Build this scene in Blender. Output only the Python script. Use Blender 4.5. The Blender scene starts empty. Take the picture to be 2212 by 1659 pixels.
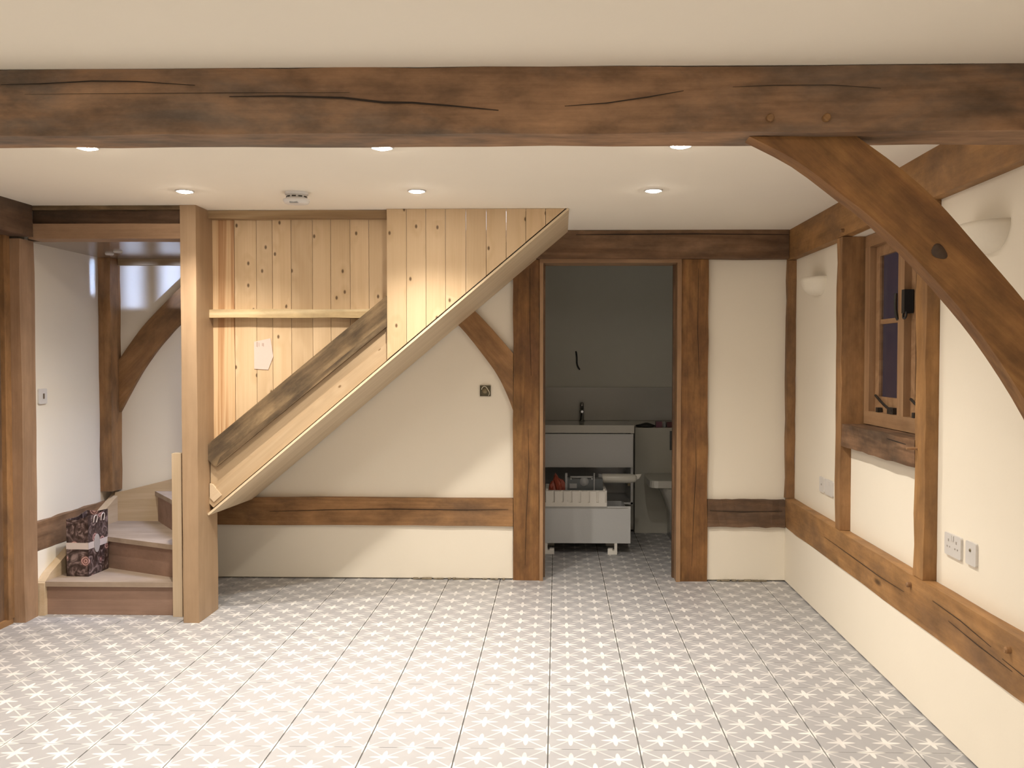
import bpy, bmesh, math, random
from mathutils import Matrix, Vector
SC = bpy.context.scene
COL = SC.collection
random.seed(7)

# ------------------------------------------------------------------ camera
def setup_camera():
    f, yaw, pit, rol, xp, yp = 2011.45, 0.0228130, 0.0276321, -0.00123090, 1157.73, 834.20
    cy, sy, cp, sp, cr, sr = math.cos(yaw), math.sin(yaw), math.cos(pit), math.sin(pit), math.cos(rol), math.sin(rol)
    fwd = Vector((-sy * cp, cy * cp, -sp)); right = Vector((cy, sy, 0)); down = fwd.cross(right)
    r2 = cr * right + sr * down; d2 = -sr * right + cr * down
    cam = bpy.data.cameras.new('camera'); o = bpy.data.objects.new('camera', cam); COL.objects.link(o)
    up = -d2; back = -fwd
    o.matrix_world = Matrix(((r2.x, up.x, back.x, 0), (r2.y, up.y, back.y, 0), (r2.z, up.z, back.z, 1.45), (0, 0, 0, 1)))
    cam.sensor_fit = 'HORIZONTAL'; cam.sensor_width = 36
    cam.lens = f / 2212 * 36
    cam.shift_x = (1106 - xp) / 2212; cam.shift_y = (yp - 829.5) / 2212
    cam.clip_start = 0.05
    SC.camera = o
setup_camera()

# ------------------------------------------------------------------ world, exposure
W_ = bpy.data.worlds.new('dusk_sky'); SC.world = W_; W_.use_nodes = True
bg = W_.node_tree.nodes['Background']; bg.inputs[0].default_value = (0.55, 0.49, 0.70, 1); bg.inputs[1].default_value = 0.045
SC.view_settings.view_transform = 'Standard'; SC.view_settings.look = 'None'
SC.view_settings.gamma = 1.0; SC.view_settings.use_curve_mapping = False
SC.view_settings.exposure = 0.21

LAMP_COLOR = (1.0, 0.93, 0.82)
LAMP_W = 23.0
H = 2.295            # ceiling height
# (x, y, relative strength) of the ceiling downlights: two rows in view, further rows behind the camera's frame
LAMPS_VIEW = [(-1.865, 3.675, 1.0), (-0.695, 3.695, 1.0), (0.482, 3.685, .6), (-1.86, 4.63, 1.0), (-0.70, 4.645, 1.0), (0.475, 4.65, .6)]
LAMPS_NEAR = [(x, y, s * c) for y, s in ((1.75, .55), (0.3, .6), (-1.2, .6)) for x, c in ((-1.86, .7), (-0.70, 1.0), (0.48, .8))]

def area(name, loc, to, sx, sy, energy, color, spread=180):
    l = bpy.data.lights.new(name, 'AREA'); l.shape = 'RECTANGLE'; l.size = sx; l.size_y = sy
    l.energy = energy; l.color = color; l.spread = math.radians(spread)
    o = bpy.data.objects.new(name, l); COL.objects.link(o)
    d = (Vector(to) - Vector(loc)).normalized()
    o.location = loc; o.rotation_euler = d.to_track_quat('-Z', 'Y').to_euler()
    return o
# cool light of the upper floor falling down the stairwell; below it, added patch beams
area('upstairs_light', (-0.9, 5.75, 4.0), (-0.9, 5.75, 0), 1.6, 0.6, 110, (0.48, 0.62, 1.0))
area('patch_beam', (-1.55, 5.72, 1.94), (-2.56, 6.14, 1.94), 0.055, 0.29, 0.165, (0.48, 0.62, 1.0), 2.5)  # added unseen beams inside the stairwell, each aimed to make a wall patch
area('patch_beam', (-1.55, 5.60, 1.94), (-2.82, 6.14, 1.94), 0.050, 0.29, 0.125, (0.48, 0.62, 1.0), 2.5)
area('patch_beam', (-1.75, 5.50, 1.98), (-2.985, 5.93, 1.98), 0.05, 0.22, 0.05, (0.48, 0.62, 1.0), 2.5)

# ------------------------------------------------------------------ helpers
WM = {}
def link(name, data, M=None, parent=None, mat=None):
    o = bpy.data.objects.new(name, data); COL.objects.link(o)
    M = M or Matrix.Identity(4)
    WM[o.name] = M.copy()
    if parent is not None:
        o.parent = parent; o.matrix_parent_inverse = WM[parent.name].inverted()
    o.matrix_basis = M
    if mat is not None and data is not None:
        if len(data.materials) == 0: data.materials.append(mat)
    return o
def tag(o, label=None, cat=None, group=None, kind=None):
    if label: o['label'] = label
    if cat: o['category'] = cat
    if group: o['group'] = group
    if kind: o['kind'] = kind
    return o
def empty(name, loc, label=None, cat=None, group=None, kind=None):
    o = link(name, None, Matrix.Translation(loc)); o.empty_display_size = .05
    return tag(o, label, cat, group, kind)
def mesh(name, bm, smooth=False):
    me = bpy.data.meshes.new(name); bmesh.ops.recalc_face_normals(bm, faces=bm.faces[:]); bm.to_mesh(me); bm.free()
    if smooth:
        for p in me.polygons: p.use_smooth = True
    return me
def bevel(bm, w, seg=1, ang=30):
    if w <= 0: return
    es = [e for e in bm.edges if len(e.link_faces) == 2 and e.calc_face_angle(0) > math.radians(ang)]
    bmesh.ops.bevel(bm, geom=es, offset=w, segments=seg, affect='EDGES', clamp_overlap=True)
def bmbox(bm, lo, hi, M=None):
    vs = [bm.verts.new((x, y, z)) for x in (lo[0], hi[0]) for y in (lo[1], hi[1]) for z in (lo[2], hi[2])]
    if M is not None:
        for v in vs: v.co = M @ v.co
    for f in ((0, 1, 3, 2), (4, 6, 7, 5), (0, 4, 5, 1), (2, 3, 7, 6), (0, 2, 6, 4), (1, 5, 7, 3)):
        bm.faces.new([vs[i] for i in f])
def boxes(name, bl, mat, parent=None, bev=0.0):
    """several axis-aligned boxes given in world space, one mesh"""
    lo = Vector([min(b[0][i] for b in bl) for i in range(3)]); hi = Vector([max(b[1][i] for b in bl) for i in range(3)])
    c = (lo + hi) / 2
    bm = bmesh.new()
    for a, b in bl: bmbox(bm, Vector(a) - c, Vector(b) - c)
    bevel(bm, bev)
    return link(name, mesh(name, bm), Matrix.Translation(c), parent, mat)
def box(name, lo, hi, mat, parent=None, bev=0.002):
    return boxes(name, [(lo, hi)], mat, parent, bev)
AX = {'x': Matrix.Identity(3), 'y': Matrix(((0, -1, 0), (1, 0, 0), (0, 0, 1))), 'z': Matrix(((0, 0, 1), (0, 1, 0), (-1, 0, 0))).transposed()}
AX['z'] = Matrix(((0, 0, -1), (0, 1, 0), (1, 0, 0)))
def timber(name, lo, hi, axis, mat, parent=None, bev=0.006, wob=0.0, seg=12, rng=None):
    """a sawn timber whose grain (local X) runs along the world axis; wob gives it uneven edges"""
    lo, hi = Vector(lo), Vector(hi); c = (lo + hi) / 2; d = hi - lo
    R = AX[axis]; L = {'x': d.x, 'y': d.y, 'z': d.z}[axis]
    loc = R.transposed() @ d; w, h = abs(loc.y) / 2, abs(loc.z) / 2
    bm = bmesh.new(); n = seg if wob > 0 else 1
    rings = []
    r = rng or random
    for i in range(n + 1):
        x = -L / 2 + L * i / n; ring = []
        for sy, sz in ((-1, -1), (1, -1), (1, 1), (-1, 1)):
            ring.append(bm.verts.new((x, sy * w + r.uniform(-wob, wob), sz * h + r.uniform(-wob, wob))))
        rings.append(ring)
    for a, b in zip(rings, rings[1:]):
        for k in range(4): bm.faces.new((a[k], a[(k + 1) % 4], b[(k + 1) % 4], b[k]))
    bm.faces.new(rings[0][::-1]); bm.faces.new(rings[-1])
    bevel(bm, bev, 2, 50)
    M = R.to_4x4(); M.translation = c
    return link(name, mesh(name, bm), M, parent, mat)
def prism(name, pts, axis, a, b, mat, parent=None, bev=0.0, ang=0.0, center=None, smooth=False):
    """polygon pts extruded between a and b along a world axis ('y': pts are x,z; 'z': x,y; 'x': y,z).
    ang turns the local X (the grain) inside the polygon's plane."""
    n = len(pts); cx = sum(p[0] for p in pts) / n; cy = sum(p[1] for p in pts) / n
    m = (a + b) / 2; t = abs(b - a) / 2
    if axis == 'y': R = Matrix(((1, 0, 0), (0, 0, -1), (0, 1, 0))); c = Vector((cx, m, cy))
    elif axis == 'z': R = Matrix.Identity(3); c = Vector((cx, cy, m))
    else: R = Matrix(((0, 0, 1), (1, 0, 0), (0, 1, 0))); c = Vector((m, cx, cy))
    Z = Matrix.Rotation(ang, 3, 'Z'); Zi = Z.transposed()
    bm = bmesh.new(); top = []; bot = []
    for p in pts:
        q = Zi @ Vector((p[0] - cx, p[1] - cy, 0))
        bot.append(bm.verts.new((q.x, q.y, -t))); top.append(bm.verts.new((q.x, q.y, t)))
    bm.faces.new(top); bm.faces.new(bot[::-1])
    for i in range(n):
        j = (i + 1) % n; bm.faces.new((bot[i], bot[j], top[j], top[i]))
    bevel(bm, bev, 1, 40)
    M = (R @ Z).to_4x4(); M.translation = c
    return link(name, mesh(name, bm), M, parent, mat)
def lathe(name, prof, loc, mat, parent=None, seg=32, R=None, smooth=True, arc=math.tau):
    bm = bmesh.new(); rings = []
    closed = arc > 6.28
    n = seg if closed else seg + 1
    for r, z in prof:
        if r < 1e-6: rings.append([bm.verts.new((0, 0, z))])
        else: rings.append([bm.verts.new((r * math.cos(arc * i / seg), r * math.sin(arc * i / seg), z)) for i in range(n)])
    for a, b in zip(rings, rings[1:]):
        for i in range(seg):
            j = (i + 1) % n
            if len(a) == 1 and len(b) == 1: continue
            if len(a) == 1: bm.faces.new((a[0], b[i], b[j]))
            elif len(b) == 1: bm.faces.new((a[i], a[j], b[0]))
            else: bm.faces.new((a[i], a[j], b[j], b[i]))
    M = (R or Matrix.Identity(3)).to_4x4(); M.translation = loc
    me = mesh(name, bm, smooth)
    return link(name, me, M, parent, mat)
def tube(name, pts, r, mat, parent=None, res=8, smooth=True):
    cu = bpy.data.curves.new(name, 'CURVE'); cu.dimensions = '3D'; cu.bevel_depth = r; cu.bevel_resolution = 2; cu.use_fill_caps = True
    sp = cu.splines.new('NURBS'); sp.points.add(len(pts) - 1); sp.order_u = min(4, len(pts)); sp.use_endpoint_u = True; sp.resolution_u = res
    c = Vector(pts[0])
    for q, p in zip(sp.points, pts): q.co = (*(Vector(p) - c), 1)
    tmp = bpy.data.objects.new('tmp', cu); me = bpy.data.meshes.new_from_object(tmp)
    bpy.data.objects.remove(tmp); bpy.data.curves.remove(cu)
    for p in me.polygons: p.use_smooth = smooth
    me.name = name; me.materials.clear()
    return link(name, me, Matrix.Translation(c), parent, mat)
def copy_tree(o, M, parent=None):
    c = o.copy(); COL.objects.link(c)
    WM[c.name] = M.copy()
    if parent is not None:
        c.parent = parent; c.matrix_parent_inverse = WM[parent.name].inverted()
    c.matrix_basis = M
    D = M @ WM[o.name].inverted()
    for ch in [k for k in bpy.data.objects if k.parent == o]: copy_tree(ch, D @ WM[ch.name], c)
    return c
def move(o, d): return copy_tree(o, Matrix.Translation(d) @ WM[o.name])

# ------------------------------------------------------------------ materials
def new_mat(name):
    m = bpy.data.materials.new(name); m.use_nodes = True
    nt = m.node_tree; b = nt.nodes['Principled BSDF']
    return m, nt, b
def N(nt, t, **kw):
    n = nt.nodes.new(t)
    for k, v in kw.items():
        if k == 'i':
            for a, b in v.items():
                if hasattr(b, 'links') or isinstance(b, bpy.types.NodeSocket): nt.links.new(b, n.inputs[a])
                else: n.inputs[a].default_value = b
        else: setattr(n, k, v)
    return n
def math_(nt, op, a, b=0.0, c=None):
    i = {0: a, 1: b}
    if c is not None: i[2] = c
    return N(nt, 'ShaderNodeMath', operation=op, i=i).outputs[0]
def mix(nt, fac, a, b, bt='MIX'):
    n = N(nt, 'ShaderNodeMix', data_type='RGBA', blend_type=bt)
    for k, v in ((0, fac), (6, a), (7, b)):
        if isinstance(v, bpy.types.NodeSocket): nt.links.new(v, n.inputs[k])
        else: n.inputs[k].default_value = v if k == 0 else (*v[:3], 1)
    return n.outputs[2]
def ramp(nt, fac, stops, interp='LINEAR'):
    n = N(nt, 'ShaderNodeValToRGB', i={0: fac}); cr = n.color_ramp; cr.interpolation = interp
    while len(cr.elements) < len(stops): cr.elements.new(0.5)
    for e, (p, c) in zip(cr.elements, stops):
        e.position = p; e.color = (*c, 1) if len(c) == 3 else c
    return n.outputs[0]
def grey(v): return (v, v, v)
def plain(name, col, rough=.5, metal=0.0, bump=0.0, scale=80, var=0.0, spec=.5):
    m, nt, b = new_mat(name)
    b.inputs['Roughness'].default_value = rough; b.inputs['Metallic'].default_value = metal
    b.inputs['Specular IOR Level'].default_value = spec
    tc = N(nt, 'ShaderNodeTexCoord').outputs['Object']
    nz = N(nt, 'ShaderNodeTexNoise', i={'Vector': tc, 'Scale': scale, 'Detail': 3.0}).outputs[0]
    v = var if var else .03
    c = mix(nt, nz, tuple(x * (1 - v) for x in col), tuple(min(1, x * (1 + v)) for x in col))
    nt.links.new(c, b.inputs['Base Color'])
    if bump:
        bp = N(nt, 'ShaderNodeBump', i={'Strength': bump, 'Distance': .002, 'Height': nz}); nt.links.new(bp.outputs[0], b.inputs['Normal'])
    return m
def plaster(name, col):
    m, nt, b = new_mat(name); b.inputs['Roughness'].default_value = .85; b.inputs['Specular IOR Level'].default_value = .2
    g = N(nt, 'ShaderNodeNewGeometry').outputs['Position']
    n1 = N(nt, 'ShaderNodeTexNoise', i={'Vector': g, 'Scale': 1.7, 'Detail': 4.0}).outputs[0]
    n2 = N(nt, 'ShaderNodeTexNoise', i={'Vector': g, 'Scale': 55.0, 'Detail': 4.0}).outputs[0]
    c = mix(nt, n1, tuple(x * .96 for x in col), tuple(min(1, x * 1.03) for x in col))
    nt.links.new(c, b.inputs['Base Color'])
    h = math_(nt, 'ADD', math_(nt, 'MULTIPLY', n1, 1.5), math_(nt, 'MULTIPLY', n2, .12))
    bp = N(nt, 'ShaderNodeBump', i={'Strength': .25, 'Distance': .01, 'Height': h}); nt.links.new(bp.outputs[0], b.inputs['Normal'])
    return m
def wood(name, dark, mid, light, fig=7.0, knots=0.35, kcol=None, kscale=4.0, stain=None, stain_amt=0.0, rough=.6, bump=.25, contrast=1.0, vari=.12, kr=1.0, k2=False, mott=0.0):
    m, nt, b = new_mat(name); b.inputs['Roughness'].default_value = rough; b.inputs['Specular IOR Level'].default_value = .35
    tc = N(nt, 'ShaderNodeTexCoord').outputs['Object']
    rnd = N(nt, 'ShaderNodeObjectInfo').outputs['Random']
    off = N(nt, 'ShaderNodeVectorMath', operation='SCALE', i={0: (17.3, 31.1, 23.7), 'Scale': rnd}).outputs[0]
    p = N(nt, 'ShaderNodeVectorMath', operation='ADD', i={0: tc, 1: off}).outputs[0]
    def sc(x, y): return N(nt, 'ShaderNodeVectorMath', operation='MULTIPLY', i={0: p, 1: (x, y, y)}).outputs[0]
    low = N(nt, 'ShaderNodeTexNoise', i={'Vector': sc(.9, 3.0), 'Scale': 1.0, 'Detail': 2.0}).outputs[0]
    # knots bend the grain around them
    v = N(nt, 'ShaderNodeTexVoronoi', feature='F1', voronoi_dimensions='2D' if k2 else '3D', i={'Vector': N(nt, 'ShaderNodeVectorMath', operation='MULTIPLY', i={0: p, 1: (6.2, 10.5, .3)}).outputs[0] if k2 else sc(kscale * .55, kscale * 1.9), 'Scale': 1.0, 'Randomness': 1.0})
    has = math_(nt, 'GREATER_THAN', N(nt, 'ShaderNodeSeparateColor', i={0: v.outputs['Color']}).outputs[0], 1 - knots)
    near = N(nt, 'ShaderNodeMapRange', i={0: v.outputs['Distance'], 1: .0, 2: .45, 3: 1.0, 4: .0}).outputs[0]
    bend = math_(nt, 'MULTIPLY', math_(nt, 'MULTIPLY', near, has), .9)
    n1 = N(nt, 'ShaderNodeTexNoise', i={'Vector': sc(.45, fig), 'Scale': 1.0, 'Detail': 3.0, 'Distortion': .6}).outputs[0]
    rings = math_(nt, 'MULTIPLY', math_(nt, 'ADD', math_(nt, 'MULTIPLY', n1, 5.0), bend), 6.28 * .9)
    wv = math_(nt, 'MULTIPLY_ADD', math_(nt, 'SINE', rings), .5, .5)
    fine = N(nt, 'ShaderNodeTexNoise', i={'Vector': sc(2.5, 90), 'Scale': 1.0, 'Detail': 4.0, 'Roughness': .7}).outputs[0]
    t = math_(nt, 'ADD', math_(nt, 'MULTIPLY', wv, .30 * contrast), math_(nt, 'MULTIPLY', fine, .42))
    t = math_(nt, 'ADD', t, math_(nt, 'MULTIPLY', low, .50))
    t = math_(nt, 'SUBTRACT', t, .12 * contrast)
    col = ramp(nt, t, [(.22, dark), (.5, mid), (.78, light)])
    tone = N(nt, 'ShaderNodeMapRange', i={0: rnd, 1: 0.0, 2: 1.0, 3: 1 - vari, 4: 1 + vari}).outputs[0]
    tn = N(nt, 'ShaderNodeCombineColor', i={0: tone, 1: tone, 2: tone}).outputs[0]
    col = mix(nt, 1.0, col, tn, 'MULTIPLY')
    if stain:
        s = N(nt, 'ShaderNodeTexNoise', i={'Vector': sc(1.6, 4.0), 'Scale': 1.0, 'Detail': 6.0, 'Roughness': .62, 'Distortion': .4}).outputs[0]
        s = ramp(nt, s, [(.46, grey(0)), (.66, grey(stain_amt))]); col = mix(nt, s, col, stain)
    if mott:
        q = N(nt, 'ShaderNodeTexNoise', i={'Vector': sc(5.0, 11.0), 'Scale': 1.0, 'Detail': 5.0, 'Roughness': .65}).outputs[0]
        q = N(nt, 'ShaderNodeMapRange', i={0: q, 1: .30, 2: .70, 3: 1 - mott, 4: 1 + mott * .8}).outputs[0]
        col = mix(nt, 1.0, col, N(nt, 'ShaderNodeCombineColor', i={0: q, 1: q, 2: q}).outputs[0], 'MULTIPLY')
    kd = N(nt, 'ShaderNodeMapRange', interpolation_type='SMOOTHSTEP', i={0: v.outputs['Distance'], 1: .045 * kr, 2: .125 * kr, 3: .92, 4: 0.0}).outputs[0]
    kf = math_(nt, 'MULTIPLY', kd, has)
    col = mix(nt, kf, col, kcol or tuple(x * .35 for x in dark))
    nt.links.new(col, b.inputs['Base Color'])
    bp = N(nt, 'ShaderNodeBump', i={'Strength': bump, 'Distance': .003, 'Height': math_(nt, 'ADD', fine, math_(nt, 'MULTIPLY', low, .8))})
    nt.links.new(bp.outputs[0], b.inputs['Normal'])
    return m
OAK = wood('oak_brown', (.205, .105, .044), (.295, .157, .067), (.38, .215, .098), knots=.25, kscale=3.0, stain=(.145, .085, .048), stain_amt=.8, contrast=.55, mott=0.32)
OAK2 = wood('oak_golden', (.225, .112, .040), (.315, .165, .062), (.39, .215, .088), knots=.25, kscale=3.0, stain=(.18, .10, .05), stain_amt=.8, contrast=.55, mott=0.32)
OAK3 = wood('oak_post_brown', (.15, .068, .023), (.235, .114, .039), (.325, .173, .060), knots=.35, kscale=3.2, stain=(.135, .062, .028), stain_amt=.8, contrast=.55, mott=0.38)
OAKDK = wood('oak_beam_dark', (.23, .13, .072), (.33, .190, .105), (.42, .25, .145), knots=.12, kscale=2.0, stain=(.135, .105, .083), stain_amt=.92, rough=.7, contrast=.6, mott=0.42)
OAKSH = wood('oak_shadowed', (.085, .048, .028), (.13, .075, .044), (.18, .108, .066), knots=.1, stain=(.07, .048, .034), stain_amt=.7, rough=.7, contrast=.6, mott=0.35)  # shaded copy of the oak, the shadow is in its colours
OAKST = wood('oak_smoky', (.13, .070, .036), (.19, .106, .057), (.25, .148, .085), knots=.1, stain=(.075, .052, .038), stain_amt=.7, rough=.7, mott=0.35)
SILLOAK = wood('oak_sill_stained', (.10, .052, .027), (.16, .088, .048), (.25, .145, .085), knots=.05, stain=(.085, .055, .036), stain_amt=.9, mott=0.45)
JOINERY = wood('window_joinery_oak', (.27, .155, .080), (.34, .20, .108), (.40, .25, .14), knots=.04, rough=.45, bump=.1, mott=0.15)
PINE = wood('pine_board', (.49, .34, .195), (.57, .41, .25), (.63, .465, .295), fig=4, knots=.5, kcol=(.10, .055, .022), rough=.5, bump=.08, contrast=.6, vari=.07, kr=.8, k2=True)
PINERED = wood('pine_resinous', (.38, .20, .09), (.52, .32, .165), (.60, .41, .235), fig=13, knots=.05, kscale=2, rough=.5, bump=.1, contrast=1.8, vari=.02)
NEWEL = wood('pine_newel', (.29, .19, .112), (.345, .232, .14), (.39, .27, .17), fig=5, knots=.12, kcol=(.26, .14, .06), kscale=3, rough=.5, bump=.06, contrast=.4, mott=0.07)
HDR = wood('pale_header_oak', (.24, .145, .085), (.32, .20, .12), (.40, .26, .165), fig=4, knots=.05, contrast=.4, mott=0.15)
STRINGP = wood('pine_string', (.33, .235, .14), (.40, .29, .18), (.46, .345, .225), fig=5, contrast=.5, knots=.4, kcol=(.17, .10, .045), rough=.55, bump=.12, kr=.7, k2=True)
SOFFIT = wood('pine_soffit', (.60, .47, .31), (.68, .545, .375), (.74, .61, .44), fig=5, knots=.18, kcol=(.3, .18, .09), kscale=3, rough=.55, bump=.08, contrast=.7)
GREYWOOD = wood('weathered_timber', (.082, .052, .026), (.14, .092, .048), (.21, .145, .078), fig=8, knots=.22, kcol=(.07, .04, .02), kscale=3, stain=(.05, .033, .02), stain_amt=.85, rough=.8, bump=.5, mott=0.5)
BATTEN = wood('rough_batten', (.34, .23, .115), (.50, .37, .205), (.62, .50, .31), fig=6, knots=.25, kcol=(.2, .12, .06), kscale=4, rough=.75, bump=.4, mott=0.2)
WAXOAK = wood('sealed_landing_boards', (.22, .16, .115), (.27, .20, .15), (.32, .24, .185), fig=2, knots=.0, rough=.16, bump=.03, contrast=.6)
STEPW = wood('stair_riser_board', (.23, .145, .105), (.28, .178, .13), (.33, .215, .16), fig=4, knots=.0, rough=.65, bump=.06, contrast=.6, mott=0.12)
TREADW = wood('dusty_tread', (.29, .215, .155), (.36, .275, .205), (.43, .34, .265), fig=4, knots=.0, rough=.8, bump=.1, contrast=.5, mott=0.14)
STRW = wood('stair_string_pale', (.47, .35, .22), (.55, .42, .28), (.63, .51, .37), fig=5, knots=.08, rough=.6, bump=.06, contrast=.6)
WALL = plaster('cream_plaster', (.84, .775, .665))
CEIL = plaster('ceiling_plaster', (.86, .80, .70))
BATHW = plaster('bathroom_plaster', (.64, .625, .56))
WHITE = plain('white_plastic', (.66, .635, .615), .35)
SCONCE = plain('unpainted_plaster_sconce', (.78, .72, .61), .8, bump=.15, scale=60)
BLACK = plain('black_iron', (.018, .017, .016), .45)
CHROME = plain('chrome', (.30, .30, .30), .12, 1.0)
DARKV = plain('dark_void', (.03, .024, .015), .8)
GALV = plain('galvanised_steel', (.20, .165, .10), .45, .6, scale=30, var=.3)
GLOSSW = plain('white_gloss_lacquer', (.56, .57, .58), .18)
CERAMIC = plain('white_ceramic', (.55, .54, .50), .12)
FOAM = plain('polystyrene', (.84, .81, .76), .9, bump=.3, scale=160)
GROUT = plain('dark_grout', (.10, .095, .09), .9)
CABLEW = plain('white_cable', (.62, .56, .44), .5)
CRACK = plain('shake_shadow', (.025, .015, .009), .9)
REDPL = plain('red_plastic_bag', (.33, .065, .035), .4, bump=.8, scale=18, var=.4)
GREYPL = plain('grey_tool_plastic', (.10, .115, .125), .45)
LGREYPL = plain('light_grey_plastic', (.34, .35, .36), .45)
TUBEW = plain('clear_white_tube', (.62, .61, .56), .25)
PURPLE = plain('purple_packet', (.16, .055, .085), .4, scale=20, var=.5)
SPLASH = plain('splashback_panel', (.50, .49, .46), .25)
RIBBON = plain('silver_ribbon', (.60, .52, .49), .35)
PAPER = plain('lilac_paper_slip', (.56, .44, .385), .8)
PENCIL = plain('pencil_smudge', (.42, .32, .27), .9)

def glass_mat():
    m, nt, b = new_mat('window_glass'); b.inputs['Roughness'].default_value = .02; b.inputs['Base Color'].default_value = (.9, .9, .95, 1)
    tr = N(nt, 'ShaderNodeBsdfTransparent', i={0: (.92, .92, .95, 1)}).outputs[0]
    gl = N(nt, 'ShaderNodeBsdfGlossy', i={0: (1, 1, 1, 1), 'Roughness': .02}).outputs[0]
    ge = N(nt, 'ShaderNodeNewGeometry')
    dt_ = math_(nt, 'ABSOLUTE', N(nt, 'ShaderNodeVectorMath', operation='DOT_PRODUCT', i={0: ge.outputs['Normal'], 1: ge.outputs['Incoming']}).outputs['Value'])
    fr = math_(nt, 'MULTIPLY_ADD', math_(nt, 'POWER', math_(nt, 'SUBTRACT', 1.0, dt_), 5.0), .5, .03)
    mx = N(nt, 'ShaderNodeMixShader', i={0: fr, 1: tr, 2: gl}).outputs[0]
    nt.links.new(mx, nt.nodes['Material Output'].inputs[0]); nt.nodes.remove(b)
    return m
GLASS = glass_mat()
def lens_mat():
    m, nt, b = new_mat('lit_lamp_lens'); b.inputs['Emission Color'].default_value = (1, .91, .78, 1); b.inputs['Emission Strength'].default_value = 250
    b.inputs['Base Color'].default_value = (.9, .9, .9, 1)
    return m
LENS = lens_mat()
TILE = .342
def tile_mat():
    m, nt, b = new_mat('encaustic_star_tile'); b.inputs['Roughness'].default_value = .42; b.inputs['Specular IOR Level'].default_value = .45
    tc = N(nt, 'ShaderNodeTexCoord').outputs['Object']
    sp = N(nt, 'ShaderNodeSeparateXYZ', i={0: tc})
    a = math_(nt, 'MULTIPLY', math_(nt, 'ADD', sp.outputs[0], TILE / 2), 4 / TILE)
    c = math_(nt, 'MULTIPLY', math_(nt, 'ADD', sp.outputs[1], TILE / 2), 4 / TILE)
    s = math_(nt, 'MULTIPLY', math_(nt, 'ADD', a, c), .5); t = math_(nt, 'MULTIPLY', math_(nt, 'SUBTRACT', a, c), .5)
    ds = math_(nt, 'SUBTRACT', s, math_(nt, 'ROUND', s)); dt = math_(nt, 'SUBTRACT', t, math_(nt, 'ROUND', t))
    da = math_(nt, 'ADD', ds, dt); db = math_(nt, 'SUBTRACT', ds, dt)
    def ell(x, y, rx, ry):
        q = math_(nt, 'ADD', math_(nt, 'POWER', math_(nt, 'DIVIDE', math_(nt, 'ABSOLUTE', x), rx), 2.0), math_(nt, 'POWER', math_(nt, 'DIVIDE', math_(nt, 'ABSOLUTE', y), ry), 2.0))
        return N(nt, 'ShaderNodeMapRange', i={0: q, 1: .8, 2: 1.15, 3: 1.0, 4: 0.0}).outputs[0]
    pet = math_(nt, 'MAXIMUM', ell(da, db, .62, .115), ell(db, da, .62, .115))
    dg = math_(nt, 'MINIMUM', math_(nt, 'ABSOLUTE', ds), math_(nt, 'ABSOLUTE', dt))
    dg = N(nt, 'ShaderNodeMapRange', i={0: dg, 1: .016, 2: .034, 3: .72, 4: 0.0}).outputs[0]
    wear = N(nt, 'ShaderNodeTexNoise', i={'Vector': N(nt, 'ShaderNodeNewGeometry').outputs['Position'], 'Scale': 9.0, 'Detail': 4.0}).outputs[0]
    wr = N(nt, 'ShaderNodeMapRange', i={0: wear, 1: .32, 2: .62, 3: .45, 4: 1.0}).outputs[0]
    f = math_(nt, 'MULTIPLY', math_(nt, 'MAXIMUM', pet, dg), wr)
    g = mix(nt, wear, (.315, .31, .325), (.385, .38, .39))
    nt.links.new(mix(nt, f, g, (.70, .68, .66)), b.inputs['Base Color'])
    return m
TILEM = tile_mat()
def bag_mat():
    m, nt, b = new_mat('rose_print_paper'); b.inputs['Roughness'].default_value = .4
    tc = N(nt, 'ShaderNodeTexCoord').outputs['Object']
    v = N(nt, 'ShaderNodeTexVoronoi', i={'Vector': tc, 'Scale': 15.0, 'Randomness': 1.0})
    n = N(nt, 'ShaderNodeTexNoise', i={'Vector': tc, 'Scale': 17.0, 'Detail': 3.0, 'Distortion': 2.2}).outputs[0]
    ring = math_(nt, 'MULTIPLY_ADD', math_(nt, 'SINE', math_(nt, 'MULTIPLY_ADD', v.outputs['Distance'], 34.0, math_(nt, 'MULTIPLY', n, 6.0))), .5, .5)
    base = ramp(nt, n, [(.36, (.028, .016, .014)), (.52, (.085, .055, .052)), (.66, (.27, .20, .19))])
    rose = ramp(nt, ring, [(.2, (.16, .07, .065)), (.9, (.55, .34, .31))])
    sel = N(nt, 'ShaderNodeSeparateColor', i={0: v.outputs['Color']}).outputs[0]
    inside = math_(nt, 'MULTIPLY', math_(nt, 'GREATER_THAN', sel, .62), N(nt, 'ShaderNodeMapRange', i={0: v.outputs['Distance'], 1: .35, 2: .5, 3: 1.0, 4: 0.0}).outputs[0])
    nt.links.new(mix(nt, inside, base, rose), b.inputs['Base Color'])
    return m
BAG = bag_mat()

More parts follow.
